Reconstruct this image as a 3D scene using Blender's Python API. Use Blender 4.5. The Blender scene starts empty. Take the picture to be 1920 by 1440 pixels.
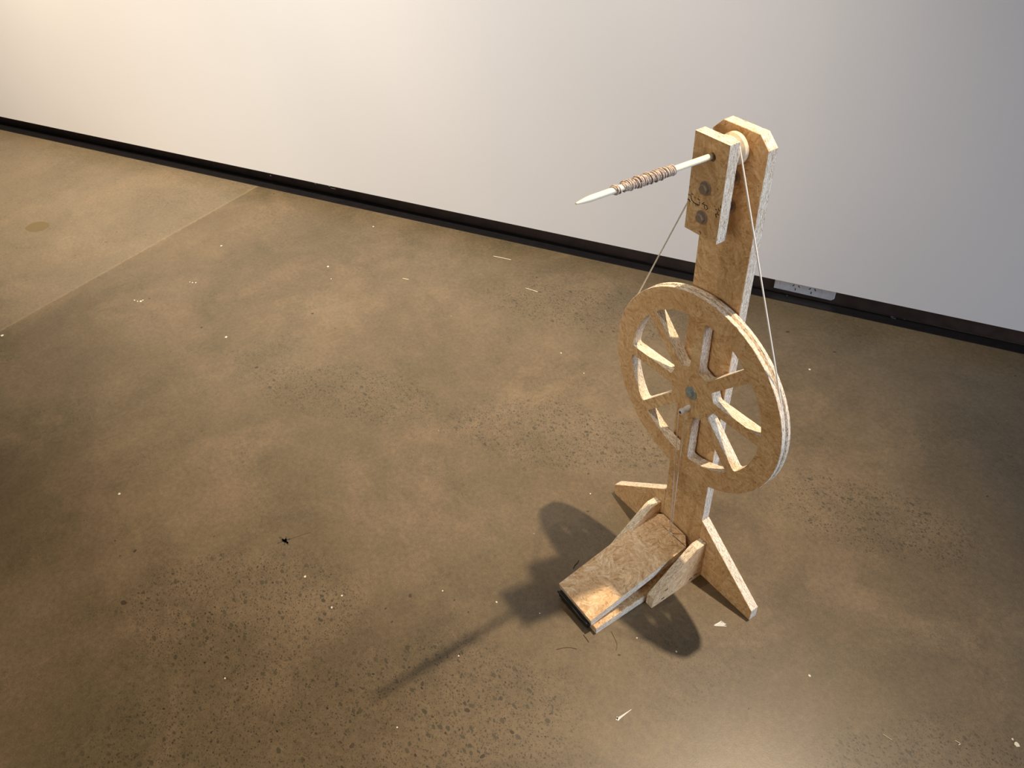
import bpy, bmesh, math, random
from mathutils import Vector, Matrix
from mathutils.geometry import tessellate_polygon
random.seed(7)
R = math.radians
scene = bpy.context.scene
col = scene.collection

# ------------------------------------------------------------------ camera
cam_d = bpy.data.cameras.new('camera')
cam = bpy.data.objects.new('camera', cam_d)
col.objects.link(cam)
CAM = Vector((0.6693, -0.8075, 1.3691))
RGT = Vector((0.5666, 0.8228, -0.0440))
DWN = Vector((0.5247, -0.4015, -0.7507))
FWD = Vector((-0.6353, 0.4023, -0.6592))
cam.matrix_world = Matrix(((RGT.x, -DWN.x, -FWD.x, CAM.x), (RGT.y, -DWN.y, -FWD.y, CAM.y), (RGT.z, -DWN.z, -FWD.z, CAM.z), (0, 0, 0, 1)))
cam_d.sensor_fit = 'HORIZONTAL'
cam_d.sensor_width = 36.0
cam_d.lens = 1475.656 / 1920 * 36
cam_d.clip_start = 0.02
scene.camera = cam

# ------------------------------------------------------------------ view, world, lights
vs = scene.view_settings
vs.view_transform = 'Standard'
vs.look = 'None'
vs.gamma = 1
vs.use_curve_mapping = False
vs.exposure = 0.0

world = bpy.data.worlds.new('gallery_ambient')
scene.world = world
world.use_nodes = True
world.node_tree.nodes['Background'].inputs[0].default_value = (1.0, 0.88, 0.76, 1)
world.node_tree.nodes['Background'].inputs[1].default_value = 0.05

def spot(name, loc, target, power, colr, angle, blend, radius):
    l = bpy.data.lights.new(name, 'SPOT')
    l.energy = power; l.color = colr; l.spot_size = R(angle); l.spot_blend = blend; l.shadow_soft_size = radius
    o = bpy.data.objects.new(name, l); col.objects.link(o)
    o.location = loc
    o.rotation_euler = (Vector(target) - Vector(loc)).to_track_quat('-Z', 'Y').to_euler()
    return o
def area(name, loc, target, power, colr, sx, sy):
    l = bpy.data.lights.new(name, 'AREA')
    l.energy = power; l.color = colr; l.shape = 'RECTANGLE'; l.size = sx; l.size_y = sy
    o = bpy.data.objects.new(name, l); col.objects.link(o)
    o.location = loc
    o.rotation_euler = (Vector(target) - Vector(loc)).to_track_quat('-Z', 'Y').to_euler()
    return o

# track spot above and behind the spinning wheel: throws its shadow towards the camera
spot('track_spot_main', (0.2007, 0.6353, 3.0), (-0.16, -0.50, 0.0), 450, (1.0, 0.82, 0.60), 52, 1.0, 0.032)
# three more spots of the same track, a metre off the wall, washing its left part and the floor before it
for ws, we, wc in ((-3.9, 520, (1.0, 0.86, 0.69)), (-2.75, 450, (1.0, 0.90, 0.77)), (-1.6, 430, (1.0, 0.94, 0.87))):
    q = Vector((0.0746 + 0.8722 * ws, 1.1704 + 0.4892 * ws, 0.0))
    off = 1.65 if ws < -3 else 1.35
    spot('track_spot_wall', (q.x + 0.4892 * off, q.y - 0.8722 * off, 3.0), (q.x, q.y, 0.30), we, wc, 64, 1.0, 0.05)
# added soft fill behind camera left, no known source, brightens the boards' front faces
fill = area('front_fill', (1.0, -3.6, 1.8), (0.0, 0.0, 0.5), 6.0, (1.0, 0.87, 0.70), 2.2, 1.2)
fill.data.spread = R(70)
# daylight from a window far off to the right
area('window_daylight', (4.6, 1.45, 1.6), (0.0, 0.0, 0.5), 198, (0.54, 0.70, 1.0), 2.0, 1.4)

# ------------------------------------------------------------------ node helpers
def s2l(c):
    return tuple((x / 12.92 if x <= 0.04045 else ((x + 0.055) / 1.055) ** 2.4) for x in [v / 255 for v in c]) + (1.0,)

class NT:
    def __init__(self, name):
        self.m = bpy.data.materials.new(name)
        self.m.use_nodes = True
        self.t = self.m.node_tree
        self.b = self.t.nodes['Principled BSDF']
    def n(self, typ, **kw):
        nd = self.t.nodes.new(typ)
        for k, v in kw.items():
            if k.startswith('i_'):
                nd.inputs[int(k[2:]) if k[2:].isdigit() else k[2:].replace('_', ' ')].default_value = v
            else:
                setattr(nd, k, v)
        return nd
    def l(self, a, b):
        self.t.links.new(a, b)
    def math(self, op, a, b=None, c=None, clamp=False):
        nd = self.n('ShaderNodeMath', operation=op, use_clamp=clamp)
        for i, v in enumerate((a, b, c)):
            if v is None: continue
            if isinstance(v, (int, float)): nd.inputs[i].default_value = v
            else: self.l(v, nd.inputs[i])
        return nd.outputs[0]
    def vmath(self, op, a, b=None):
        nd = self.n('ShaderNodeVectorMath', operation=op)
        for i, v in enumerate((a, b)):
            if v is None: continue
            if isinstance(v, (tuple, list)): nd.inputs[i].default_value = v
            else: self.l(v, nd.inputs[i])
        return nd.outputs['Value'] if op in ('LENGTH', 'DISTANCE', 'DOT_PRODUCT') else nd.outputs[0]
    def noise(self, vec, scale, detail=3, rough=0.5, dist=0.0, col_=False):
        nd = self.n('ShaderNodeTexNoise')
        self.l(vec, nd.inputs['Vector'])
        nd.inputs['Scale'].default_value = scale; nd.inputs['Detail'].default_value = detail
        nd.inputs['Roughness'].default_value = rough; nd.inputs['Distortion'].default_value = dist
        return nd.outputs['Color' if col_ else 'Fac']
    def vor(self, vec, scale, feature='F1', rnd=1.0):
        nd = self.n('ShaderNodeTexVoronoi', feature=feature)
        self.l(vec, nd.inputs['Vector'])
        nd.inputs['Scale'].default_value = scale; nd.inputs['Randomness'].default_value = rnd
        return nd
    def ramp(self, fac, stops, interp='LINEAR'):
        nd = self.n('ShaderNodeValToRGB')
        nd.color_ramp.interpolation = interp
        e = nd.color_ramp.elements
        while len(e) < len(stops): e.new(0.5)
        for i, (p, c) in enumerate(stops):
            e[i].position = p
            e[i].color = c if isinstance(c, tuple) else (c, c, c, 1)
        self.l(fac, nd.inputs[0])
        return nd.outputs[0]
    def mix(self, fac, a, b, mode='MIX'):
        nd = self.n('ShaderNodeMix', data_type='RGBA', blend_type=mode)
        for k, v in ((0, fac), (6, a), (7, b)):
            if isinstance(v, (int, float)): nd.inputs[k].default_value = v
            elif isinstance(v, tuple): nd.inputs[k].default_value = v
            else: self.l(v, nd.inputs[k])
        return nd.outputs[2]
    def bump(self, h, strength=0.3, dist=0.001):
        nd = self.n('ShaderNodeBump')
        nd.inputs['Strength'].default_value = strength; nd.inputs['Distance'].default_value = dist
        self.l(h, nd.inputs['Height']); self.l(nd.outputs[0], self.b.inputs['Normal'])
    def obj(self, offs=(0, 0, 0)):
        tc = self.n('ShaderNodeTexCoord')
        return self.vmath('ADD', tc.outputs['Object'], offs)

def simple(name, rgb, rough=0.5, metal=0.0, var=0.0, vscale=200, bump=0.0):
    m = NT(name)
    c = s2l(rgb)
    m.b.inputs['Roughness'].default_value = rough
    m.b.inputs['Metallic'].default_value = metal
    v = m.obj()
    f = m.noise(v, vscale, 4)
    d = tuple(x * (1 - var) for x in c[:3]) + (1.0,)
    m.l(m.mix(m.ramp(f, [(0.35, 0.0), (0.65, 1.0)]), d, c), m.b.inputs['Base Color'])
    if bump: m.bump(f, bump, 0.0005)
    return m.m

# ------------------------------------------------------------------ strand board materials
def osb_face(name, seed):
    k = 0.35 if seed in (6, 7) else 0.5
    P = lambda c: s2l([x + (y - x) * k for x, y in zip(c, (214, 178, 130))])
    m = NT(name)
    v = m.obj((seed * 1.37, seed * 0.71, seed * 0.33))
    warp = m.vmath('SCALE', m.vmath('SUBTRACT', m.noise(v, 45, 2, 0.5, 0, True), (0.5, 0.5, 0.5)))
    warp.node.inputs['Scale'].default_value = 0.012
    vw = m.vmath('ADD', v, warp)
    def strands(cell, ls, ws, off, asp):
        vo = m.vmath('ADD', vw, off)
        cells = m.vor(vo, cell)
        sep = m.n('ShaderNodeSeparateColor'); m.l(cells.outputs['Color'], sep.inputs[0])
        ang = m.math('MULTIPLY', sep.outputs[0], 6.283)
        rot = m.n('ShaderNodeVectorRotate', rotation_type='Z_AXIS')
        m.l(vo, rot.inputs['Vector']); m.l(ang, rot.inputs['Angle'])
        sc = m.vmath('MULTIPLY', rot.outputs[0], (ls, ws, ls))
        st = m.vor(sc, 1.0)
        s2 = m.n('ShaderNodeSeparateColor'); m.l(st.outputs['Color'], s2.inputs[0])
        return s2.outputs[0], sc
    a, sca = strands(42, 70, 330, (0, 0, 0), 1)
    b, scb = strands(85, 130, 620, (3.1, 1.7, 0.4), 1)
    c, scc = strands(28, 42, 170, (1.3, 5.2, 0.9), 1)
    f = m.math('ADD', m.math('MULTIPLY', a, 0.42), m.math('ADD', m.math('MULTIPLY', b, 0.26), m.math('MULTIPLY', c, 0.32)))
    cl = m.ramp(f, [(0.14, P((150, 108, 66))), (0.34, P((202, 162, 114))), (0.56, P((222, 188, 142))), (0.82, P((250, 232, 196)))])
    big = m.noise(v, 14, 3)
    cl = m.mix(m.ramp(big, [(0.35, 0.0), (0.7, 0.35)]), cl, s2l((200, 154, 106)))
    # dark resin flecks and bark specks
    sp = m.vor(m.vmath('MULTIPLY', vw, (1.0, 1.7, 1)), 62)
    ss = m.n('ShaderNodeSeparateColor'); m.l(sp.outputs['Color'], ss.inputs[0])
    pick = m.math('GREATER_THAN', ss.outputs[1], 0.86)
    near = m.math('LESS_THAN', m.math('ADD', sp.outputs['Distance'], m.math('MULTIPLY', m.noise(v, 500, 2), 0.10)), 0.125)
    near2 = m.math('MULTIPLY', pick, near)
    cl = m.mix(m.math('MULTIPLY', near2, 0.7), cl, s2l((52, 28, 16)))
    s3 = m.vor(m.vmath('MULTIPLY', vw, (1.0, 2.6, 1.0)), 120)
    s3c = m.n('ShaderNodeSeparateColor'); m.l(s3.outputs['Color'], s3c.inputs[0])
    fleck = m.math('MULTIPLY', m.math('GREATER_THAN', s3c.outputs[0], 0.90), m.math('LESS_THAN', s3.outputs['Distance'], 0.22))
    cl = m.mix(m.math('MULTIPLY', fleck, 0.55), cl, s2l((112, 66, 34)))
    grain = m.noise(v, 900, 2)
    cl = m.mix(0.22, cl, m.ramp(grain, [(0.3, 0.25), (0.7, 0.75)]), 'OVERLAY')
    m.l(cl, m.b.inputs['Base Color'])
    m.b.inputs['Roughness'].default_value = 0.55
    m.b.inputs['Specular IOR Level'].default_value = 0.35
    m.bump(m.math('ADD', f, m.math('MULTIPLY', grain, 0.4)), 0.35, 0.0005)
    return m.m

def osb_edge(name, seed):
    m = NT(name)
    v = m.obj((seed * 0.9, seed * 0.5, 0))
    n1 = m.noise(m.vmath('MULTIPLY', v, (110, 110, 1100)), 1.0, 3, 0.6, 0.4)
    n2 = m.noise(m.vmath('MULTIPLY', v, (260, 260, 1900)), 1.0, 2, 0.5, 0.2)
    n3 = m.noise(v, 700, 2)
    f = m.math('ADD', m.math('MULTIPLY', n1, 0.6), m.math('MULTIPLY', n2, 0.4))
    cl = m.ramp(f, [(0.34, s2l((112, 80, 58))), (0.42, s2l((186, 156, 124))), (0.50, s2l((222, 204, 176))), (0.60, s2l((244, 234, 212)))])
    cl = m.mix(m.ramp(n3, [(0.32, 0.6), (0.42, 0.0)]), cl, s2l((80, 54, 40)))
    m.l(cl, m.b.inputs['Base Color'])
    m.b.inputs['Roughness'].default_value = 0.7
    m.b.inputs['Specular IOR Level'].default_value = 0.25
    m.bump(f, 0.5, 0.0008)
    return m.m

OSB = {}
def osb(seed):
    if seed not in OSB:
        OSB[seed] = [osb_face('strand_board_face_%d' % seed, seed), osb_edge('strand_board_edge_%d' % seed, seed)]
    return OSB[seed]

# ------------------------------------------------------------------ mesh helpers
def link(name, me, parent=None, mats=(), M=None, smooth=False):
    for mt in mats: me.materials.append(mt)
    if smooth:
        for p in me.polygons: p.use_smooth = True
    o = bpy.data.objects.new(name, me)
    col.objects.link(o)
    if parent is not None: o.parent = parent
    if M is not None: o.matrix_local = M
    return o
def tag(o, label=None, cat=None, group=None, kind=None):
    for k, v in (('label', label), ('category', cat), ('group', group), ('kind', kind)):
        if v: o[k] = v
    return o
def bm_to(bm, name):
    me = bpy.data.meshes.new(name)
    bmesh.ops.recalc_face_normals(bm, faces=bm.faces)
    bm.to_mesh(me); bm.free()
    return me
def board_bm(pts, t, holes=(), z0=0.0, bev=0.0, drop_edge=None):
    """flat board: outline in local XY, thickness along local Z; face slot 0, edge slot 1"""
    bm = bmesh.new()
    loops = [list(pts)] + [list(h) for h in holes]
    flat = [p for lp in loops for p in lp]
    tris = tessellate_polygon([[Vector((p[0], p[1], 0)) for p in lp] for lp in loops])
    lo = [bm.verts.new((p[0], p[1], z0)) for p in flat]
    hi = [bm.verts.new((p[0], p[1], z0 + t)) for p in flat]
    if holes or len(pts) > 40:
        for a, b, c in tris:
            for vs_ in ((lo[a], lo[b], lo[c]), (hi[a], hi[b], hi[c])):
                try: bm.faces.new(vs_)
                except ValueError: pass
    else:
        bm.faces.new(lo); bm.faces.new(hi)
    k = 0
    for lp in loops:
        n = len(lp)
        for i in range(n):
            a, b = k + i, k + (i + 1) % n
            f = bm.faces.new((lo[a], lo[b], hi[b], hi[a])); f.material_index = 1
        k += n
    bmesh.ops.recalc_face_normals(bm, faces=bm.faces)
    if bev:
        es = [e for e in bm.edges if len(e.link_faces) == 2 and e.calc_face_angle(0) > 0.3]
        bmesh.ops.bevel(bm, geom=es, offset=bev, segments=1, affect='EDGES')
    return bm
def board(name, pts, t, M, parent, seed, holes=(), bev=0.0006, z0=0.0):
    return link(name, bm_to(board_bm(pts, t, holes, z0, bev), name), parent, osb(seed), M)
def lathe_bm(prof, seg=32, closed=False, bm=None, M=Matrix.Identity(4), cap=True):
    """profile of (r, z) turned about local Z"""
    bm = bm or bmesh.new()
    rings = []
    for r, z in prof:
        rings.append([bm.verts.new(M @ Vector((r * math.cos(2 * math.pi * k / seg), r * math.sin(2 * math.pi * k / seg), z))) for k in range(seg)])
    n = len(prof)
    for i in range(n if closed else n - 1):
        a, b = rings[i], rings[(i + 1) % n]
        for k in range(seg):
            bm.faces.new((a[k], a[(k + 1) % seg], b[(k + 1) % seg], b[k]))
    if cap and not closed:
        bm.faces.new(rings[0]); bm.faces.new(rings[-1])
    return bm
def tube_bm(pts, r, seg=8, bm=None, closed=False):
    bm = bm or bmesh.new()
    pts = [Vector(p) for p in pts]
    n = len(pts); rings = []
    up = None
    for i, p in enumerate(pts):
        if closed: t = pts[(i + 1) % n] - pts[i - 1]
        else: t = pts[min(i + 1, n - 1)] - pts[max(i - 1, 0)]
        t.normalize()
        if up is None:
            up = t.orthogonal().normalized()
        up = (up - t * up.dot(t)).normalized()
        s = t.cross(up)
        rr = r[i] if isinstance(r, (list, tuple)) else r
        rings.append([bm.verts.new(p + (up * math.cos(2 * math.pi * k / seg) + s * math.sin(2 * math.pi * k / seg)) * rr) for k in range(seg)])
    for i in range(n if closed else n - 1):
        a, b = rings[i], rings[(i + 1) % n]
        for k in range(seg):
            bm.faces.new((a[k], a[(k + 1) % seg], b[(k + 1) % seg], b[k]))
    if not closed:
        bm.faces.new(rings[0]); bm.faces.new(rings[-1])
    return bm
def box_bm(lo, hi, bm=None):
    bm = bm or bmesh.new()
    vs_ = [bm.verts.new((x, y, z)) for x in (lo[0], hi[0]) for y in (lo[1], hi[1]) for z in (lo[2], hi[2])]
    for q in ((0, 1, 3, 2), (4, 6, 7, 5), (0, 4, 5, 1), (2, 3, 7, 6), (0, 2, 6, 4), (1, 5, 7, 3)):
        bm.faces.new([vs_[i] for i in q])
    return bm

# ------------------------------------------------------------------ setting: floor
WALL_P = Vector((0.0746, 1.1704, 0.0))            # a point of the wall foot
WS = Vector((0.8722, 0.4892, 0.0)).normalized()   # along the wall
WN = Vector((-0.4892, 0.8722, 0.0)).normalized()  # into the wall
WALLM = Matrix(((WS.x, WN.x, 0, WALL_P.x), (WS.y, WN.y, 0, WALL_P.y), (0, 0, 1, 0), (0, 0, 0, 1)))

def floor_material():
    m = NT('polished_concrete')
    v = m.obj()
    vx = m.vmath('MULTIPLY', v, (1, 1, 0.0))
    n_big = m.noise(vx, 1.9, 8, 0.62, 0.4)
    n_mid = m.noise(m.vmath('ADD', vx, (4, 2, 0)), 4.2, 9, 0.70, 0.35)
    n_mid2 = m.noise(m.vmath('ADD', vx, (9, 7, 0)), 3.0, 9, 0.68, 0.5)
    n_fine = m.noise(vx, 420, 3, 0.6)
    n_sand = m.noise(vx, 95, 4, 0.65)
    base = m.ramp(n_big, [(0.30, s2l((136, 117, 86))), (0.5, s2l((154, 132, 100))), (0.70, s2l((172, 149, 116)))])
    base = m.mix(m.ramp(n_mid, [(0.40, 0.0), (0.66, 0.55)]), base, s2l((124, 110, 80)))
    base = m.mix(m.ramp(n_mid2, [(0.50, 0.0), (0.68, 0.5)]), base, s2l((190, 160, 124)))
    # the neighbouring slab, poured paler, beyond a straight joint
    A = Vector((-1.7856, -1.0573)); B = Vector((-2.1823, -0.1020)); d = (B - A).normalized()
    nx, ny = -d.y, d.x
    sep = m.n('ShaderNodeSeparateXYZ'); m.l(v, sep.inputs[0])
    side = m.math('ADD', m.math('MULTIPLY', sep.outputs[0], nx), m.math('MULTIPLY', sep.outputs[1], ny))
    side = m.math('SUBTRACT', side, nx * A.x + ny * A.y)
    side = m.math('ADD', side, m.math('MULTIPLY', m.math('SUBTRACT', n_sand, 0.5), 0.008))
    slab = m.ramp(m.math('MULTIPLY_ADD', side, 60.0, 0.5, clamp=True), [(0.0, 0.0), (1.0, 1.0)])
    base = m.mix(m.math('MULTIPLY', slab, 0.32), base, s2l((196, 178, 148)))
    line = m.ramp(m.math('ABSOLUTE', side), [(0.002, 0.5), (0.006, 0.0)])
    base = m.mix(line, base, s2l((206, 182, 142)))
    # where the grind exposed the aggregate
    def blob(x, y, rx, ry, ang):
        mp = m.n('ShaderNodeMapping', vector_type='TEXTURE')
        mp.inputs['Location'].default_value = (x, y, 0); mp.inputs['Rotation'].default_value = (0, 0, R(ang)); mp.inputs['Scale'].default_value = (rx, ry, 1)
        m.l(vx, mp.inputs[0])
        return m.math('SUBTRACT', 1.0, m.vmath('LENGTH', mp.outputs[0]), clamp=True)
    patch = None
    for a in BLOBS:
        q = blob(*a)
        patch = q if patch is None else m.math('MAXIMUM', patch, q)
    agg = m.math('ADD', m.math('MULTIPLY', patch, 1.1), m.math('MULTIPLY', m.math('SUBTRACT', n_mid, 0.5), 1.2))
    agg = m.ramp(agg, [(0.0, 0.0), (0.30, 1.0)])
    wob = m.vmath('SCALE', m.noise(vx, 60, 2, 0.5, 0, True)); wob.node.inputs['Scale'].default_value = 0.010
    vw = m.vmath('ADD', vx, wob)
    def grains(scale, size, keep, stretch, rot):
        mp = m.n('ShaderNodeMapping')
        mp.inputs['Rotation'].default_value = (0, 0, R(rot)); mp.inputs['Scale'].default_value = (1, stretch, 1)
        m.l(vw, mp.inputs[0])
        g = m.vor(mp.outputs[0], scale)
        s = m.n('ShaderNodeSeparateColor'); m.l(g.outputs['Color'], s.inputs[0])
        thr = m.math('MULTIPLY_ADD', s.outputs[1], size * 0.6, size * 0.4)
        hit = m.math('MULTIPLY', m.math('LESS_THAN', g.outputs['Distance'], thr), m.math('GREATER_THAN', s.outputs[0], 1 - keep))
        return hit, s.outputs[2]
    g1, c1 = grains(62, 0.40, 0.30, 1.6, 25)
    g2, c2 = grains(140, 0.42, 0.62, 1.5, -35)
    g3, c3 = grains(290, 0.46, 0.6, 1.3, 60)
    sand = m.mix(m.math('MULTIPLY', g3, m.math('MULTIPLY_ADD', agg, 0.50, 0.26)), base, s2l((98, 82, 58)))
    sand = m.mix(m.math('MULTIPLY', m.math('MULTIPLY', g2, agg), 0.9), sand, m.ramp(c2, [(0.0, s2l((62, 52, 36))), (0.6, s2l((98, 86, 60))), (1.0, s2l((140, 114, 80)))]))
    sand = m.mix(m.math('MULTIPLY', m.math('MULTIPLY', g1, agg), 0.9), sand, m.ramp(c1, [(0.0, s2l((92, 86, 64))), (0.6, s2l((118, 104, 76))), (1.0, s2l((142, 122, 92)))]))
    # scattered dark pits and pale flecks everywhere
    p = m.vor(vw, 26); sp = m.n('ShaderNodeSeparateColor'); m.l(p.outputs['Color'], sp.inputs[0])
    pit = m.math('MULTIPLY', m.math('LESS_THAN', p.outputs['Distance'], m.math('MULTIPLY', sp.outputs[1], 0.065)), m.math('GREATER_THAN', sp.outputs[0], 0.55))
    sand = m.mix(m.math('MULTIPLY', pit, 0.75), sand, s2l((66, 48, 30)))
    p2 = m.vor(m.vmath('ADD', vw, (5, 3, 0)), 15); sp2 = m.n('ShaderNodeSeparateColor'); m.l(p2.outputs['Color'], sp2.inputs[0])
    fl = m.math('MULTIPLY', m.math('LESS_THAN', p2.outputs['Distance'], m.math('MULTIPLY', sp2.outputs[1], 0.03)), m.math('GREATER_THAN', sp2.outputs[0], 0.6))
    sand = m.mix(m.math('MULTIPLY', fl, 0.8), sand, s2l((226, 216, 192)))
    sand = m.mix(0.35, sand, m.ramp(n_fine, [(0.3, 0.3), (0.7, 0.7)]), 'OVERLAY')
    sand = m.mix(0.45, sand, m.ramp(n_sand, [(0.3, 0.32), (0.7, 0.68)]), 'OVERLAY')
    sand = m.mix(0.17, sand, m.ramp(m.noise(vx, 22, 7, 0.7), [(0.35, 0.34), (0.65, 0.66)]), 'OVERLAY')
    sand = m.mix(1.0, sand, FLOOR_TONE, 'MULTIPLY')
    m.l(sand, m.b.inputs['Base Color'])
    m.l(m.ramp(n_mid2, [(0.3, 0.34), (0.7, 0.44)]), m.b.inputs['Roughness'])
    m.b.inputs['Specular IOR Level'].default_value = 0.5
    h = m.math('ADD', m.math('MULTIPLY', n_fine, 0.5), m.math('MULTIPLY', n_sand, 0.5))
    h = m.math('SUBTRACT', h, m.math('MULTIPLY', pit, 0.8))
    m.bump(h, 0.12, 0.001)
    return m.m
# patches of exposed aggregate: x, y, radii, angle
FLOOR_TONE = (0.405, 0.392, 0.368, 1)
BLOBS = [(-0.03, -0.78, 0.50, 0.24, 62), (-0.40, -0.78, 0.28, 0.17, 50), (0.62, 0.02, 0.30, 0.16, 55),
         (-0.42, 0.02, 0.34, 0.13, 40), (0.18, 0.40, 0.25, 0.12, 30), (-0.75, 0.42, 0.40, 0.12, 35), (-0.9, -0.35, 0.3, 0.12, 40),
         (0.30, -0.62, 0.3, 0.12, 60)]

FL = [(-9, -7), (9, -7), (9, 7.2), (-9, 7.2)]
bm = box_bm((-8, -6, -0.12), (6, 6.5, 0.0))
flo = link('floor', bm_to(bm, 'floor'), None, [floor_material()])
tag(flo, kind='structure')

# ------------------------------------------------------------------ wall and its recessed black foot
mw = NT('white_painted_wall')
v = mw.obj()
mw.l(mw.mix(mw.noise(v, 3, 3), s2l((199, 195, 190)), s2l((204, 200, 195))), mw.b.inputs['Base Color'])
mw.b.inputs['Roughness'].default_value = 0.75
mw.b.inputs['Specular IOR Level'].default_value = 0.3
mw.bump(mw.noise(v, 160, 3), 0.12, 0.001)
wall = link('wall_back', bm_to(box_bm((-7, 0.0, 0.0675), (4.5, 0.20, 3.6)), 'wall_back'), None, [mw.m], WALLM)
tag(wall, kind='structure')

black_board = simple('black_painted_board', (64, 50, 44), 0.42, 0, 0.35, 30, 0.2)
black_strip = simple('black_floor_strip', (25, 22, 22), 0.38, 0, 0.3, 40, 0.2)
black_gap = simple('black_gap', (4, 4, 4), 0.9)
def depth(s):                                      # the recess is deeper towards the left end
    return 0.041 + (0.060 - 0.041) * min(max((-s - 0.5) / 2.2, 0), 1)
base = tag(link('baseboard_back', bm_to(box_bm((-7, 0.075, 0.0), (4.5, 0.20, 0.0675)), 'baseboard_back'), None, [black_gap], WALLM), kind='structure')
bm = bmesh.new(); a = None
N = 260
random.seed(3)
wv = 0.0
for i in range(N + 1):
    s = -7 + 11.5 * i / N
    y = depth(s)
    wv = wv * 0.8 + random.uniform(-1, 1) * 0.0008
    zl = 0.005 + wv
    c = [bm.verts.new(q) for q in ((s, y, zl), (s, y - 0.0, 0.0675), (s, 0.0748, 0.0675), (s, 0.0748, zl))]
    if a:
        for k in range(4): bm.faces.new((a[k], a[(k + 1) % 4], c[(k + 1) % 4], c[k]))
    a = c
link('skirting_board', bm_to(bm, 'skirting_board'), base, [black_board])
bm = bmesh.new(); a = None; wv = 0
for i in range(N + 1):
    s = -7 + 11.5 * i / N
    wv = wv * 0.8 + random.uniform(-1, 1) * 0.0008
    y = depth(s) - 0.004 + wv
    c = [bm.verts.new(q) for q in ((s, 0.0, 0.0), (s, 0.0, 0.003), (s, y, 0.003), (s, y, 0.0))]
    if a:
        for k in range(4): bm.faces.new((a[k], a[(k + 1) % 4], c[(k + 1) % 4], c[k]))
    a = c
link('floor_strip', bm_to(bm, 'floor_strip'), base, [black_strip])
# scuffed white flecks on the skirting
white_scuff = simple('white_scuff', (178, 172, 166), 0.7)
grey_scuff = simple('grey_scuff', (216, 212, 208), 0.7)
bm = bmesh.new(); random.seed(11)
for (s, z, w, h) in [(-2.43, .030, .006, .010)] + [(-2.37 + random.uniform(0, .10), .031 + random.uniform(-.005, .006), random.uniform(.003, .014), random.uniform(.001, .0025)) for _ in range(22)] + [(-2.28, .022, .02, .002), (-2.57, .018, .006, .004), (-2.20, .046, .004, .003)]:
    y = depth(s) - 0.0004
    box_bm((s, y, z), (s + w, y + 0.0008, z + h), bm)
link('scuff_marks', bm_to(bm, 'scuff_marks'), base, [grey_scuff])['kind'] = 'stuff'
bm = bmesh.new()
for (s, yy, w, h) in [(-.62, .028, .003, .003), (-.335, .034, .008, .006), (-.332, .030, .012, .004), (-.30, .036, .004, .002)]:
    box_bm((s, yy, 0.003), (s + w, yy + h, 0.0036), bm)
link('plaster_crumbs', bm_to(bm, 'plaster_crumbs'), base, [simple('dusty_crumb', (92, 88, 86), 0.8)])['kind'] = 'stuff'

# double power outlet let into the skirting
outlet_white = simple('outlet_plastic', (205, 203, 202), 0.4, 0, 0.12, 60)
slot_black = simple('outlet_slot', (16, 14, 14), 0.6)
om = WALLM @ Matrix.Translation((-0.577, 0.041, 0.0))
outlet = tag(bpy.data.objects.new('power_outlet', None), 'white double power outlet set in the black skirting right of the wooden post', 'power outlet')
outlet.empty_display_size = 0.03
col.objects.link(outlet); outlet.matrix_world = om
bm = board_bm([(-0.0845, 0.0155), (0.079, 0.0135), (0.0865, 0.021), (0.0865, 0.062), (-0.0845, 0.062)], 0.0065, bev=0.0015)
FR = Matrix(((1, 0, 0, 0), (0, 0, -1, 0), (0, 1, 0, 0), (0, 0, 0, 1)))
link('cover_plate', bm_to(bm, 'cover_plate'), outlet, [outlet_white, outlet_white], FR @ Matrix.Translation((0, 0, -0.0005)))
for (sx, sz, ang) in ((-.0235, .0265, 0), (-.0305, .0385, 32), (-.0150, .0385, -32), (.0215, .0260, 0), (.0160, .0385, 32), (.0305, .0380, -32)):
    bm = box_bm((-.0011, -.0004, -.0036), (.0011, .0012, .0036))
    link('socket_slot', bm_to(bm, 'socket_slot'), outlet, [slot_black], Matrix.Translation((sx, -0.0062, sz)) @ Matrix.Rotation(R(ang), 4, 'Y'))
for sx in (-.060, .058):
    link('rocker_switch', bm_to(board_bm([(-.0085, .030), (.0085, .030), (.0085, .050), (-.0085, .050)], 0.0008, bev=0.0003), 'rocker_switch'), outlet, [outlet_white, outlet_white], FR @ Matrix.Translation((sx, 0, 0.0059)))

# ------------------------------------------------------------------ the spinning wheel
root = tag(bpy.data.objects.new('spinning_wheel', None), 'upright treadle spinning wheel of tan strand board standing on the concrete floor', 'spinning wheel')
root.empty_display_size = 0.1
col.objects.link(root)
def front(yb):       # board standing parallel to XZ, its back at y = yb, front towards -Y
    return Matrix(((1, 0, 0, 0), (0, 0, -1, yb), (0, 1, 0, 0), (0, 0, 0, 1)))
T = 0.0184
steel = simple('dull_steel', (176, 160, 146), 0.38, 0.5, 0.2, 300)
zinc = simple('zinc_plated_steel', (168, 182, 182), 0.35, 0.5, 0.15, 300)
dark_rub = simple('black_rubber', (24, 24, 23), 0.4, 0, 0.2, 100)
white_dowel = simple('pale_dowel', (238, 226, 196), 0.5, 0, 0.06, 120)
white_cord = simple('white_cotton_cord', (226, 220, 208), 0.8, 0, 0.1, 900)
cord_twine = simple('waxed_thread', (232, 216, 194), 0.7, 0, 0.15, 900)
nylon = simple('white_nylon', (226, 226, 222), 0.35, 0, 0.05, 90)
dark_ink = simple('black_ink', (18, 12, 10), 0.7)
wood_pulley = simple('turned_wood', (226, 204, 168), 0.55, 0, 0.22, 180, 0.2)

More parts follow.
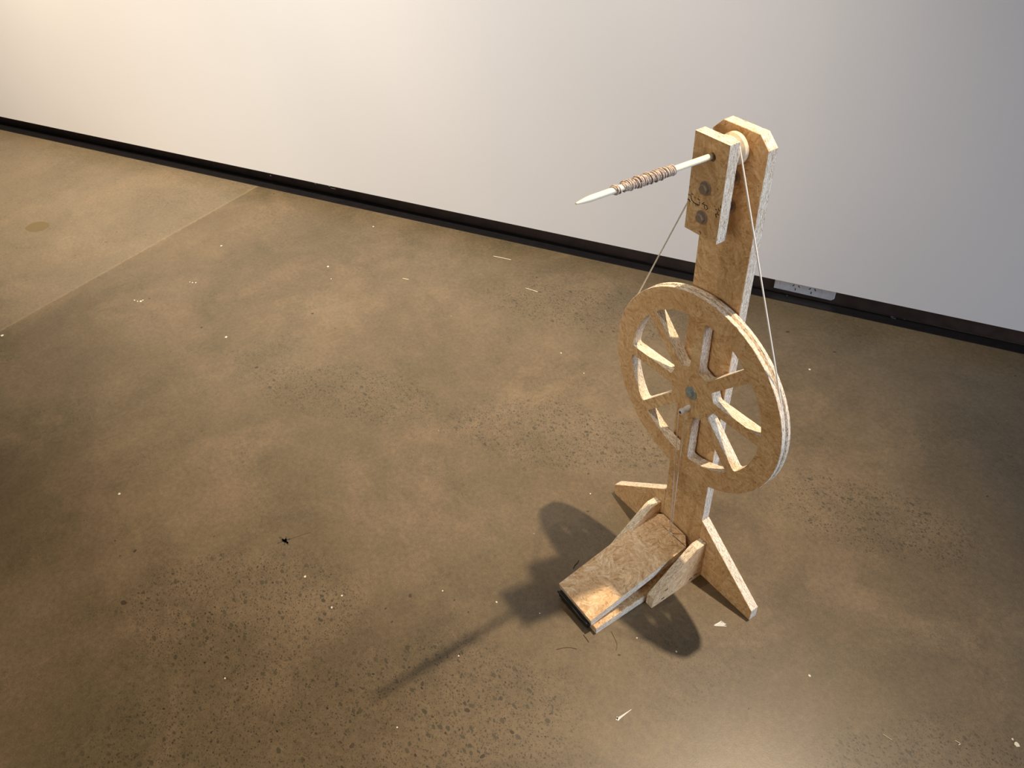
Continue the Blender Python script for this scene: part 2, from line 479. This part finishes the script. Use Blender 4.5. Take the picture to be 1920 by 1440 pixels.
post = board('post', [(-.05, 0), (.05, 0), (.05, .9069), (.0324, .924), (-.0324, .924), (-.05, .9069)], T, front(T), root, 1)
for s in (1, -1):
    board('foot', [(s * .0503, 0), (s * .2009, 0), (s * .2009, .0295), (s * .0503, .1525)], T, front(T), root, 2 if s > 0 else 3)
YZ = lambda x: Matrix(((0, 0, 1, x), (1, 0, 0, 0), (0, 1, 0, 0), (0, 0, 0, 1)))
bprof = [(-.1335, 0), (-.0005, 0), (-.0005, .1035), (-.0255, .1035), (-.1315, .0275)]
board('side_bracket', bprof, .0178, YZ(.0529), root, 4)
board('side_bracket', [(a, b * 1.03) for a, b in bprof], .0178, YZ(-.0763), root, 5)
board('base_plate', [(-.058, -.2575), (.050, -.2575), (.050, -.0005), (-.058, -.0005)], T, Matrix.Identity(4), root, 6)
# bark flecks on the right bracket's outer face
fleck_m = simple('bark_fleck', (60, 48, 40), .8)
for (y, z) in ((-.105, .010), (-.098, .033), (-.030, .012), (-.018, .016)):
    bm = box_bm((.0705, y - .004, z - .0013), (.0711, y + .004, z + .0013))
    link('dark_fleck', bm_to(bm, 'dark_fleck'), root, [fleck_m])

# black hinge strip across the front
bm = box_bm((-.0585, -.2655, .0045), (.0335, -.2577, .0205))
bmesh.ops.bevel(bm, geom=bm.edges[:], offset=.0015, segments=2, affect='EDGES')
hinge = link('hinge_strip', bm_to(bm, 'hinge_strip'), root, [dark_rub])
link('hinge_pin', bm_to(tube_bm([(-.0585, -.2668, .0215), (.0335, -.2668, .0215)], .0022, 10), 'hinge_pin'), hinge, [dark_rub], smooth=True)

# treadle
th = math.atan(.162)
M = Matrix.Translation((0, -.2635, .038)) @ Matrix.Rotation(th, 4, 'X') @ Matrix.Translation((0, 0, -T))
tl = lambda x, y: (x, (y + .2635) / math.cos(th))
outline = [(-.0622, 0.002), (.0400, 0.0), tl(.0403, -.0246)]
kerf = [tl(.0403, -.0228), tl(-.0040, -.0238), tl(-.0300, -.0234), tl(-.0300, -.0224), tl(-.0040, -.0222), tl(.0395, -.0212)]
outline = [(-.0622, .002), (.0400, 0), tl(.0403, -.0246)] + kerf + [tl(.0204, -.0055), tl(-.0465, -.0030), tl(-.0648, -.0210)]
treadle = board('treadle', outline, T, M, root, 7, bev=0.0)
# staple-like knot of the treadle cord
link('cord_knot', bm_to(tube_bm([(-.0090, -.2635 + .2405, .0782), (-.002, -.0232, .0790), (.0045, -.0234, .0782)], [.0016, .0022, .0014], 8), 'cord_knot'), root, [cord_twine], smooth=True)

# drive wheel: grooved rim, eight spokes, hub
WC = Vector((0, -0.0055, .4634)); WT = .0193; RO = .1914; RI = .151; RH = .050
WM = front(WC.y) @ Matrix.Translation((WC.x, WC.z, 0)) @ Matrix.Rotation(R(0.6), 4, 'Z')
prof = [(RI, 0), (RO - .0006, 0), (RO, .0006), (RO, .0058), (RO - .0045, .0088), (RO - .0045, .0102), (RO, .0132), (RO, WT - .0006), (RO - .0006, WT), (RI, WT)]
bm = lathe_bm(prof, 128, closed=True)
bmesh.ops.recalc_face_normals(bm, faces=bm.faces)
for f in bm.faces:
    f.material_index = 0 if abs(f.normal.z) > .9 else 1
rim = link('drive_wheel', bm_to(bm, 'drive_wheel'), root, osb(8), WM)
def circ(r, n, a0=0): return [(r * math.cos(2 * math.pi * (k + a0) / n), r * math.sin(2 * math.pi * (k + a0) / n)) for k in range(n)]
bm = board_bm(circ(RH, 96), WT)
link('hub', bm_to(bm, 'hub'), rim, osb(8))
def bez(p, c, q, n=5):
    return [tuple((1 - t) ** 2 * a + 2 * t * (1 - t) * b + t * t * d for a, b, d in zip(p, c, q)) for t in [i / n for i in range(n + 1)]]
def spoke_pts(w=.0100, f=.0055):
    xi = math.sqrt(RH ** 2 - w * w); xo = math.sqrt(RI ** 2 - w * w)
    ai = math.asin((w + f * .9) / RH); ao = math.asin((w + f * 1.2) / RI)
    up = bez((RH * math.cos(ai), RH * math.sin(ai)), (xi, w), (xi + f, w)) + bez((xo - f, w), (xo, w), (RI * math.cos(ao), RI * math.sin(ao)))
    arc_o = [(RI * math.cos(ao * k), RI * math.sin(ao * k)) for k in (.75, .5, .25, 0, -.25, -.5, -.75)]
    dn = [(x, -y) for x, y in reversed(up)]
    arc_i = [(RH * math.cos(ai * k), RH * math.sin(ai * k)) for k in (-.66, -.33, 0, .33, .66)]
    return up + arc_o + dn + arc_i
for k in range(8):
    a = k * math.pi / 4
    pts = [(x * math.cos(a) - y * math.sin(a), x * math.sin(a) + y * math.cos(a)) for x, y in spoke_pts()]
    link('spoke', bm_to(board_bm(pts, WT), 'spoke'), rim, osb(8))

def hexbolt(x, y, z, parent, rh, hh, rw, tw, mat, name='bolt', rot=10):
    """head facing -Y, washer against the board face at y"""
    F = front(y)
    w = link(name, bm_to(lathe_bm([(rw * .35, 0), (rw - .0004, 0), (rw, .0004), (rw, tw - .0004), (rw - .0004, tw), (rw * .35, tw)], 40), name), parent, [mat], F @ Matrix.Translation((x, z, 0)))
    bm = bmesh.new()
    hexa = circ(rh, 6, rot / 60)
    lo = [bm.verts.new((p[0], p[1], tw)) for p in hexa]
    mid = [bm.verts.new((p[0], p[1], tw + hh * .8)) for p in hexa]
    hi = [bm.verts.new((p[0] * .84, p[1] * .84, tw + hh)) for p in hexa]
    bm.faces.new(lo); bm.faces.new(hi)
    for a, b in ((lo, mid), (mid, hi)):
        for k in range(6): bm.faces.new((a[k], a[(k + 1) % 6], b[(k + 1) % 6], b[k]))
    bmesh.ops.bevel(bm, geom=bm.edges[:], offset=.0004, segments=2, affect='EDGES')
    return w, bm
w, bm = hexbolt(0, -.0055 - WT, .4624, root, 0.0072, .0060, .0128, .0016, zinc, 'axle_washer', 8)
link('axle_bolt', bm_to(bm, 'axle_bolt'), w, [zinc])
# crank pin: a nylon sleeve on a screw
PM = front(-.0055 - WT) @ Matrix.Translation((.0000, .4292, 0))
cp = link('crank_pin', bm_to(lathe_bm([(.0020, .0), (.0050, 0), (.0050, .0090), (.0045, .0092), (.0045, .0205), (.0040, .0212), (.0020, .0212)], 24), 'crank_pin'), root, [nylon], PM, smooth=False)
link('screw', bm_to(lathe_bm([(.0026, .0190), (.0026, .0216), (.0018, .0222)], 16), 'screw'), cp, [simple('dark_screw', (70, 64, 72), .4, .8)])

# spindle support block with its two bolts
SP = (.0035, .8986)
holec = [(SP[0] + .0062 * math.cos(-a * math.pi / 12), SP[1] + .0062 * math.sin(-a * math.pi / 12)) for a in range(24)]
blk = board('spindle_block', [(-.0312, .7787), (.0312, .7787), (.0312, .924), (-.0312, .924)], .0179, front(-.0357), root, 9, holes=[holec], bev=0.0)
for (z, rot) in ((.8520, 14), (.8080, 2)):
    w, bm = hexbolt(-.0008, -.0536, z, root, .0076, .0056, .0105, .0016, steel, 'washer', rot)
    link('bolt', bm_to(bm, 'bolt'), w, [steel])
    link('bolt_shank', bm_to(tube_bm([(-.0008, -.0357, z), (-.0008, 0, z)], .0042, 12), 'bolt_shank'), root, [steel], smooth=True)
    w, bm = hexbolt(-.0008, 0, z, root, .0080, .0068, .0118, .0016, steel, 'washer', rot + 20)
    link('nut', bm_to(bm, 'nut'), w, [steel])

# printed marks left on the block
def blockpt(px, py):           # from a close study of the block face
    u, v_ = 1290 + px / 12, 320 + py / 12
    d = RGT * ((u - 960) / 1475.656) + DWN * ((v_ - 720) / 1475.656) + FWD
    k = (-.05365 - CAM.y) / d.y
    p = CAM + d * k
    return (p.x, p.z)
strokes = [([(12, 525), (30, 548)], 9), ([(72, 520), (112, 532)], 9), ([(65, 548), (72, 610), (88, 660), (130, 715), (190, 752), (250, 775)], 13), ([(262, 752), (258, 705)], 9),
           ([(225, 635), (255, 662)], 14), ([(0, 640), (28, 655), (45, 695)], 14), ([(152, 598), (160, 606)], 9), ([(320, 742), (362, 716)], 9), ([(330, 742), (430, 798)], 12),
           ([(366, 790), (378, 855)], 11), ([(425, 825), (445, 850)], 11), ([(405, 878), (432, 862)], 10), ([(596, 802), (604, 808)], 9), ([(626, 868), (640, 882)], 13), ([(688, 862), (708, 905)], 12),
           ([(660, 930), (672, 940)], 11), ([(622, 980), (632, 1045)], 13), ([(622, 985), (660, 965), (688, 998)], 12), ([(180, 775), (172, 795)], 7), ([(215, 780), (218, 800)], 7), ([(268, 1365), (285, 1420)], 11), ([(735, 790), (742, 840)], 9)]
bm = bmesh.new()
for pts, w in strokes:
    P = [blockpt(*p) for p in pts]
    for i in range(len(P) - 1):
        a, b = Vector(P[i]), Vector(P[i + 1])
        d = (b - a).normalized(); n_ = Vector((-d.y, d.x)) * (w / 12 * .00115 / 2); d = d * (w / 12 * .00115 / 3)
        q = [a - d + n_, a - d - n_, b + d - n_, b + d + n_]
        q = [p for p in q]
        lo = [bm.verts.new((p.x, -.05362, p.y)) for p in q]; hi = [bm.verts.new((p.x, -.05385, p.y)) for p in q]
        bm.faces.new(lo); bm.faces.new(hi)
        for k in range(4): bm.faces.new((lo[k], lo[(k + 1) % 4], hi[(k + 1) % 4], hi[k]))
    for j, p in enumerate(P):
        rr = w / 12 * .00062 * random.uniform(.9, 1.25)
        ring = [(p[0] + rr * math.cos(t * 1.047), p[1] + rr * math.sin(t * 1.047) * 1.15) for t in range(6)]
        lo = [bm.verts.new((x, -.05362, z)) for x, z in ring]; hi = [bm.verts.new((x, -.05388 - j * .000005, z)) for x, z in ring]
        bm.faces.new(lo); bm.faces.new(hi)
        for k in range(6): bm.faces.new((lo[k], lo[(k + 1) % 6], hi[(k + 1) % 6], hi[k]))
marks = link('printed_marks', bm_to(bm, 'printed_marks'), blk, [dark_ink])
marks.matrix_parent_inverse = front(-.0357).inverted()
marks['kind'] = 'stuff'
marks['label'] = 'broken black stencilled characters on the block face'

# pulley on the spindle between block and post
PMX = front(-.0080) @ Matrix.Translation((SP[0], SP[1], 0))
link('pulley', bm_to(lathe_bm([(.003, 0), (.0205, 0), (.0225, .0015), (.0225, .0080), (.0190, .0115), (.0175, .0125), (.0175, .0150), (.0195, .0165), (.0225, .0190), (.0225, .0250), (.0210, .0262), (.003, .0262)], 96), 'pulley'), root, [wood_pulley], PMX)

# spindle with yarn
A = Vector((SP[0], .004, SP[1] - .0003)); Bt = Vector((-.0006, -.278, .9058))
AX = (Bt - A); LN = AX.length; AX.normalize()
def sp_at(y): return A + AX * ((A.y - y) / -AX.y)
spn = link('spindle', bm_to(tube_bm([sp_at(.003), sp_at(-.255), sp_at(-.262), sp_at(-.270), sp_at(-.2765), sp_at(-.278)], [.0042, .0042, .0037, .0026, .0014, .0009], 20), 'spindle'), root, [white_dowel], smooth=True)
yarn_m = NT('pink_beige_wool')
v = yarn_m.obj()
yarn_m.l(yarn_m.ramp(yarn_m.noise(v, 420, 4, .6), [(.3, s2l((146, 126, 112))), (.5, s2l((200, 180, 162))), (.7, s2l((224, 210, 194)))]), yarn_m.b.inputs['Base Color'])
yarn_m.b.inputs['Roughness'].default_value = .9
yarn_m.bump(yarn_m.noise(v, 1800, 3), .8, .0006)
u1 = AX.orthogonal().normalized(); u2 = AX.cross(u1)
random.seed(5)
bm = bmesh.new()
def coil(y0, y1, turns, r0, rad, bm, wob=.0006, n=16):
    pts = []; ph = random.uniform(0, 6.28)
    N_ = int(turns * n)
    o1, o2 = random.uniform(0, 6), random.uniform(0, 6)
    for i in range(N_ + 1):
        t = i / N_
        y = y0 + (y1 - y0) * t + math.sin(t * 9 + o1) * .0012 + math.sin(2 * math.pi * i / n + ph) * .0016
        rr = r0 + wob * math.sin(t * 23 + o2) + wob * .6 * math.sin(t * 51 + o1) + random.uniform(-1, 1) * .0001
        a = ph + 2 * math.pi * i / n
        pts.append(sp_at(y) + (u1 * math.cos(a) + u2 * math.sin(a)) * rr)
    tube_bm(pts, rad, 6, bm)
coil(-.1180, -.2065, 38, .0048, .00095, bm)
coil(-.2050, -.1200, 27, .0057, .00095, bm, .0009)
coil(-.1260, -.2020, 17, .0063, .00090, bm, .0010)
coil(-.1500, -.1800, 7, .0068, .00090, bm, .0006)
coil(-.2130, -.2195, 4, .0048, .0010, bm, .0003)
coil(-.2190, -.2140, 2.5, .0058, .0009, bm, .0003)
link('wound_yarn', bm_to(bm, 'wound_yarn'), spn, [yarn_m.m], smooth=True)

# drive cord around wheel groove and pulley
yc = -.0055 - .0095
def belt(R1, c1, R2, c2):
    d = c2[1] - c1[1]
    al = math.asin((R1 - R2) / d)
    pts = []
    # lower wheel arc from right tangent clockwise under to left tangent
    n = 96
    for i in range(n + 1):
        a = al - (math.pi + 2 * al) * i / n
        pts.append(Vector((c1[0] + R1 * math.cos(a), yc, c1[1] + R1 * math.sin(a))))
    for i in range(25):
        a = math.pi - al - (math.pi - 2 * al) * i / 24
        pts.append(Vector((c2[0] + R2 * math.cos(a), -.0218, c2[1] + R2 * math.sin(a))))
    return pts
link('drive_cord', bm_to(tube_bm(belt(RO - .0036, (0, .4634), .0188, SP), .00125, 8, closed=True), 'drive_cord'), root, [white_cord], smooth=True)
# treadle cord looped over the crank pin
p0 = Vector((-.0035, -.0236, .0785))
def pin_at(y): return Vector((0.0, y, .4292))
loop = []
for i in range(13):
    a = math.pi * i / 12
    y = -.0385 - .0050 * i / 12
    loop.append(pin_at(y) + Vector((math.cos(a) * .0053, 0, math.sin(a) * .0053)))
path = [p0 + Vector((.0008, .0006, 0))] + loop + [p0 + Vector((-.0008, -.0006, 0))]
link('treadle_cord', bm_to(tube_bm(path, .0009, 8), 'treadle_cord'), root, [cord_twine], smooth=True)

# ------------------------------------------------------------------ marks and crumbs on the floor
def floorpt(u, v_, z=0.0):
    d = RGT * ((u - 960) / 1475.656) + DWN * ((v_ - 720) / 1475.656) + FWD
    k = (z - CAM.z) / d.z
    p = CAM + d * k
    return Vector((p.x, p.y, z))
white_paint = simple('white_paint_spot', (214, 210, 200), .6)
pale_chip = simple('pale_plaster_chip', (216, 204, 176), .7)
dark_spot = simple('dark_stain', (60, 44, 28), .6)
soft_spot = simple('olive_stain', (98, 82, 50), .5)
def poly_flat(pts, z, h, bm):
    lo = [bm.verts.new((p[0], p[1], z)) for p in pts]; hi = [bm.verts.new((p[0], p[1], z + h)) for p in pts]
    bm.faces.new(lo); bm.faces.new(hi)
    n = len(pts)
    for k in range(n): bm.faces.new((lo[k], lo[(k + 1) % n], hi[(k + 1) % n], hi[k]))
def stroke(p, q, w, bm, z=0.0, h=.0003, w2=None):
    p, q = Vector(p), Vector(q); d = (q - p); d.z = 0; d.normalize(); n_ = Vector((-d.y, d.x, 0))
    w2 = w if w2 is None else w2
    poly_flat([p + n_ * w, p - n_ * w, q - n_ * w2, q + n_ * w2], z, h, bm)
# hatched white paint smear by the right foot
bm = bmesh.new()
for i in range(9):
    x = 1341 + i * 2.2
    k = 1 - abs(i - 4) / 5.5
    stroke(floorpt(x - 2, 1172 + 2 * k), floorpt(x + 2.5, 1172 - 8 * k), .0007, bm, h=.0002 + i * .00002)
for (p, q, h) in (((1340, 1173), (1362, 1174), .00045), ((1342, 1170), (1359, 1169), .0005)):
    stroke(floorpt(*p), floorpt(*q), .0007, bm, h=h)
link('paint_smear', bm_to(bm, 'paint_smear'), flo, [white_paint])
bm = bmesh.new()
stroke(floorpt(1157, 1349), floorpt(1163, 1345), .0032, bm, w2=.0018)
stroke(floorpt(1163, 1345), floorpt(1184, 1330), .0018, bm, w2=.0004)
stroke(floorpt(1156, 1350), floorpt(1158, 1344), .0014, bm)
link('paint_drip', bm_to(bm, 'paint_drip'), flo, [white_paint])
# olive stain on the pale slab
c = floorpt(70, 425); e1 = floorpt(92, 421) - c; e2 = floorpt(71, 434) - c
bm = bmesh.new()
poly_flat([c + e1 * math.cos(a / 24 * 6.283) * (1 + .06 * math.sin(a * 1.1)) + e2 * math.sin(a / 24 * 6.283) for a in range(24)], 0, .0002, bm)
link('round_stain', bm_to(bm, 'round_stain'), flo, [soft_spot])
# star-shaped dark scuff
bm = bmesh.new()
for (a, b, w) in (((524, 1007), (540, 1019), .0022), ((533, 1022), (537, 1006), .0020), ((520, 1019), (544, 1010), .0016), ((541, 1022), (535, 1010), .0020), ((540, 1012), (582, 998), .0007), ((528, 1012), (536, 1016), .003)):
    stroke(floorpt(*a), floorpt(*b), w, bm)
link('scuff_star', bm_to(bm, 'scuff_star'), flo, [simple('scuff_brown', (72, 58, 38), .7)])
bm = bmesh.new()
random.seed(21)
for (u, v_, r_) in ((232, 1130, 7), (253, 1033, 4), (483, 1063, 3), (481, 689, 4), (1477, 622, 4), (1016, 1004, 0), (942, 945, 0), (1102, 959, 3), (1161, 1228, 3), (769, 1117, 5), (723, 1141, 3), (735, 1166, 3), (852, 1125, 2.5),
                    (586, 588, 3), (631, 1283, 5), (657, 1294, 5), (1565, 660, 3), (1006, 520, 2.5), (660, 1264, 0), (1515, 662, 0), (876, 1332, 6), (905, 1418, 6), (960, 1373, 5), (792, 1282, 5), (660, 1398, 6), (1075, 1105, 0), (378, 614, 3), (280, 560, 2)):
    if not r_: continue
    c = floorpt(u, v_); r = r_ * .0009 * (c - CAM).length / 1.4
    a0 = random.uniform(0, 3)
    pts = []
    for k in range(9):
        a = a0 + k / 9 * 6.283
        q = Vector((r * math.cos(a) * random.uniform(.8, 1.1), .62 * r * math.sin(a) * random.uniform(.8, 1.1), 0)); q.rotate(Matrix.Rotation(a0, 3, 'Z'))
        pts.append(c + q)
    poly_flat(pts, 0, .0002, bm)
link('dark_pits', bm_to(bm, 'dark_pits'), flo, [dark_spot])['kind'] = 'stuff'
bm = bmesh.new()
for (u, v_, r_) in ((4, 629, 5), (415, 461, 3), (252, 563, 2.5), (258, 565, 2.5), (264, 565, 4), (268, 563, 2.5), (356, 529, 2), (361, 530, 2.5), (367, 530, 2.5), (424, 632, 4), (615, 500, 4), (621, 523, 2), (700, 425, 3), (1107, 926, 3), (572, 1081, 4), (622, 1139, 4), (641, 1117, 3), (931, 1129, 4),
                    (224, 926, 4), (830, 1108, 3), (1906, 1395, 8), (1898, 1386, 3), (1518, 1267, 4), (1268, 1222, 3), (1194, 1196, 3), (422, 1272, 3), (1052, 662, 3), (1518, 693, 4), (1580, 690, 0), (1430, 700, 0), (860, 1230, 3), (745, 1364, 3), (1012, 1150, 2), (1095, 700, 2)):
    if not r_: continue
    c = floorpt(u, v_); r = r_ * .0006 * (c - CAM).length / 1.4
    pts = [c + Vector((r * math.cos(k / 6 * 6.283) * random.uniform(.6, 1.1), r * math.sin(k / 6 * 6.283) * random.uniform(.5, 1), 0)) for k in range(6)]
    poly_flat(pts, 0, .0008, bm)
tag(link('plaster_chips', bm_to(bm, 'plaster_chips'), None, [pale_chip]), 'small pale plaster chips scattered over the concrete floor', 'debris', kind='stuff')
# loose threads and splinters
def thread(name, uvs, r, mat, label, cat):
    P = [floorpt(u, v_, r + .0002) for u, v_ in uvs]
    # smooth
    out = []
    for i in range(len(P) - 1):
        a, b, c, d = P[max(i - 1, 0)], P[i], P[i + 1], P[min(i + 2, len(P) - 1)]
        for k in range(6):
            t = k / 6
            out.append(.5 * ((2 * b) + (c - a) * t + (2 * a - 5 * b + 4 * c - d) * t * t + (3 * b - a - 3 * c + d) * t ** 3))
    out.append(P[-1])
    o0 = out[0].copy()
    o = link(name, bm_to(tube_bm([p - o0 for p in out], r, 6), name), None, [mat], smooth=True)
    o.location = o0
    return tag(o, label, cat)
brown_fib = simple('brown_fibre', (70, 50, 34), .8)
pale_fib = simple('pale_splinter', (222, 206, 168), .7)
thread('loose_fibre', [(1146, 1184), (1152, 1196), (1157, 1208), (1155, 1220)], .00035, brown_fib, 'thin brown fibre curling from the front corner of the treadle base', 'fibre')
thread('loose_fibre', [(1043, 1218), (1055, 1215), (1068, 1214), (1082, 1217)], .0004, brown_fib, 'brown curved fibre lying left of the treadle shadow', 'fibre')
thread('loose_fibre', [(1094, 1190), (1100, 1198), (1104, 1204)], .0006, brown_fib, 'short brown splinter just in front of the treadle', 'fibre')
thread('wire_scrap', [(1075, 1066), (1078, 1060), (1083, 1055), (1085, 1050)], .0007, simple('black_wire', (20, 18, 14), .5), 'bit of black wire lying beside the left edge of the treadle', 'wire')
thread('wood_splinter', [(985, 540), (1008, 547)], .0009, pale_fib, 'long pale splinter near the black wall foot left of the post', 'splinter')
thread('wood_splinter', [(925, 480), (958, 487)], .0009, pale_fib, 'pale splinter nearest the black wall foot, left of the spinning wheel', 'splinter')
thread('wood_splinter', [(755, 522), (766, 524)], .0009, pale_fib, 'short pale splinter in the middle of the lit floor', 'splinter')
thread('wood_splinter', [(1655, 1376), (1672, 1387)], .0004, pale_fib, 'thin pale straw at the lower right of the floor', 'splinter')
thread('wood_splinter', [(1790, 1388), (1800, 1394), (1797, 1397)], .0005, pale_fib, 'bent pale straw near the lower right corner of the floor', 'splinter')
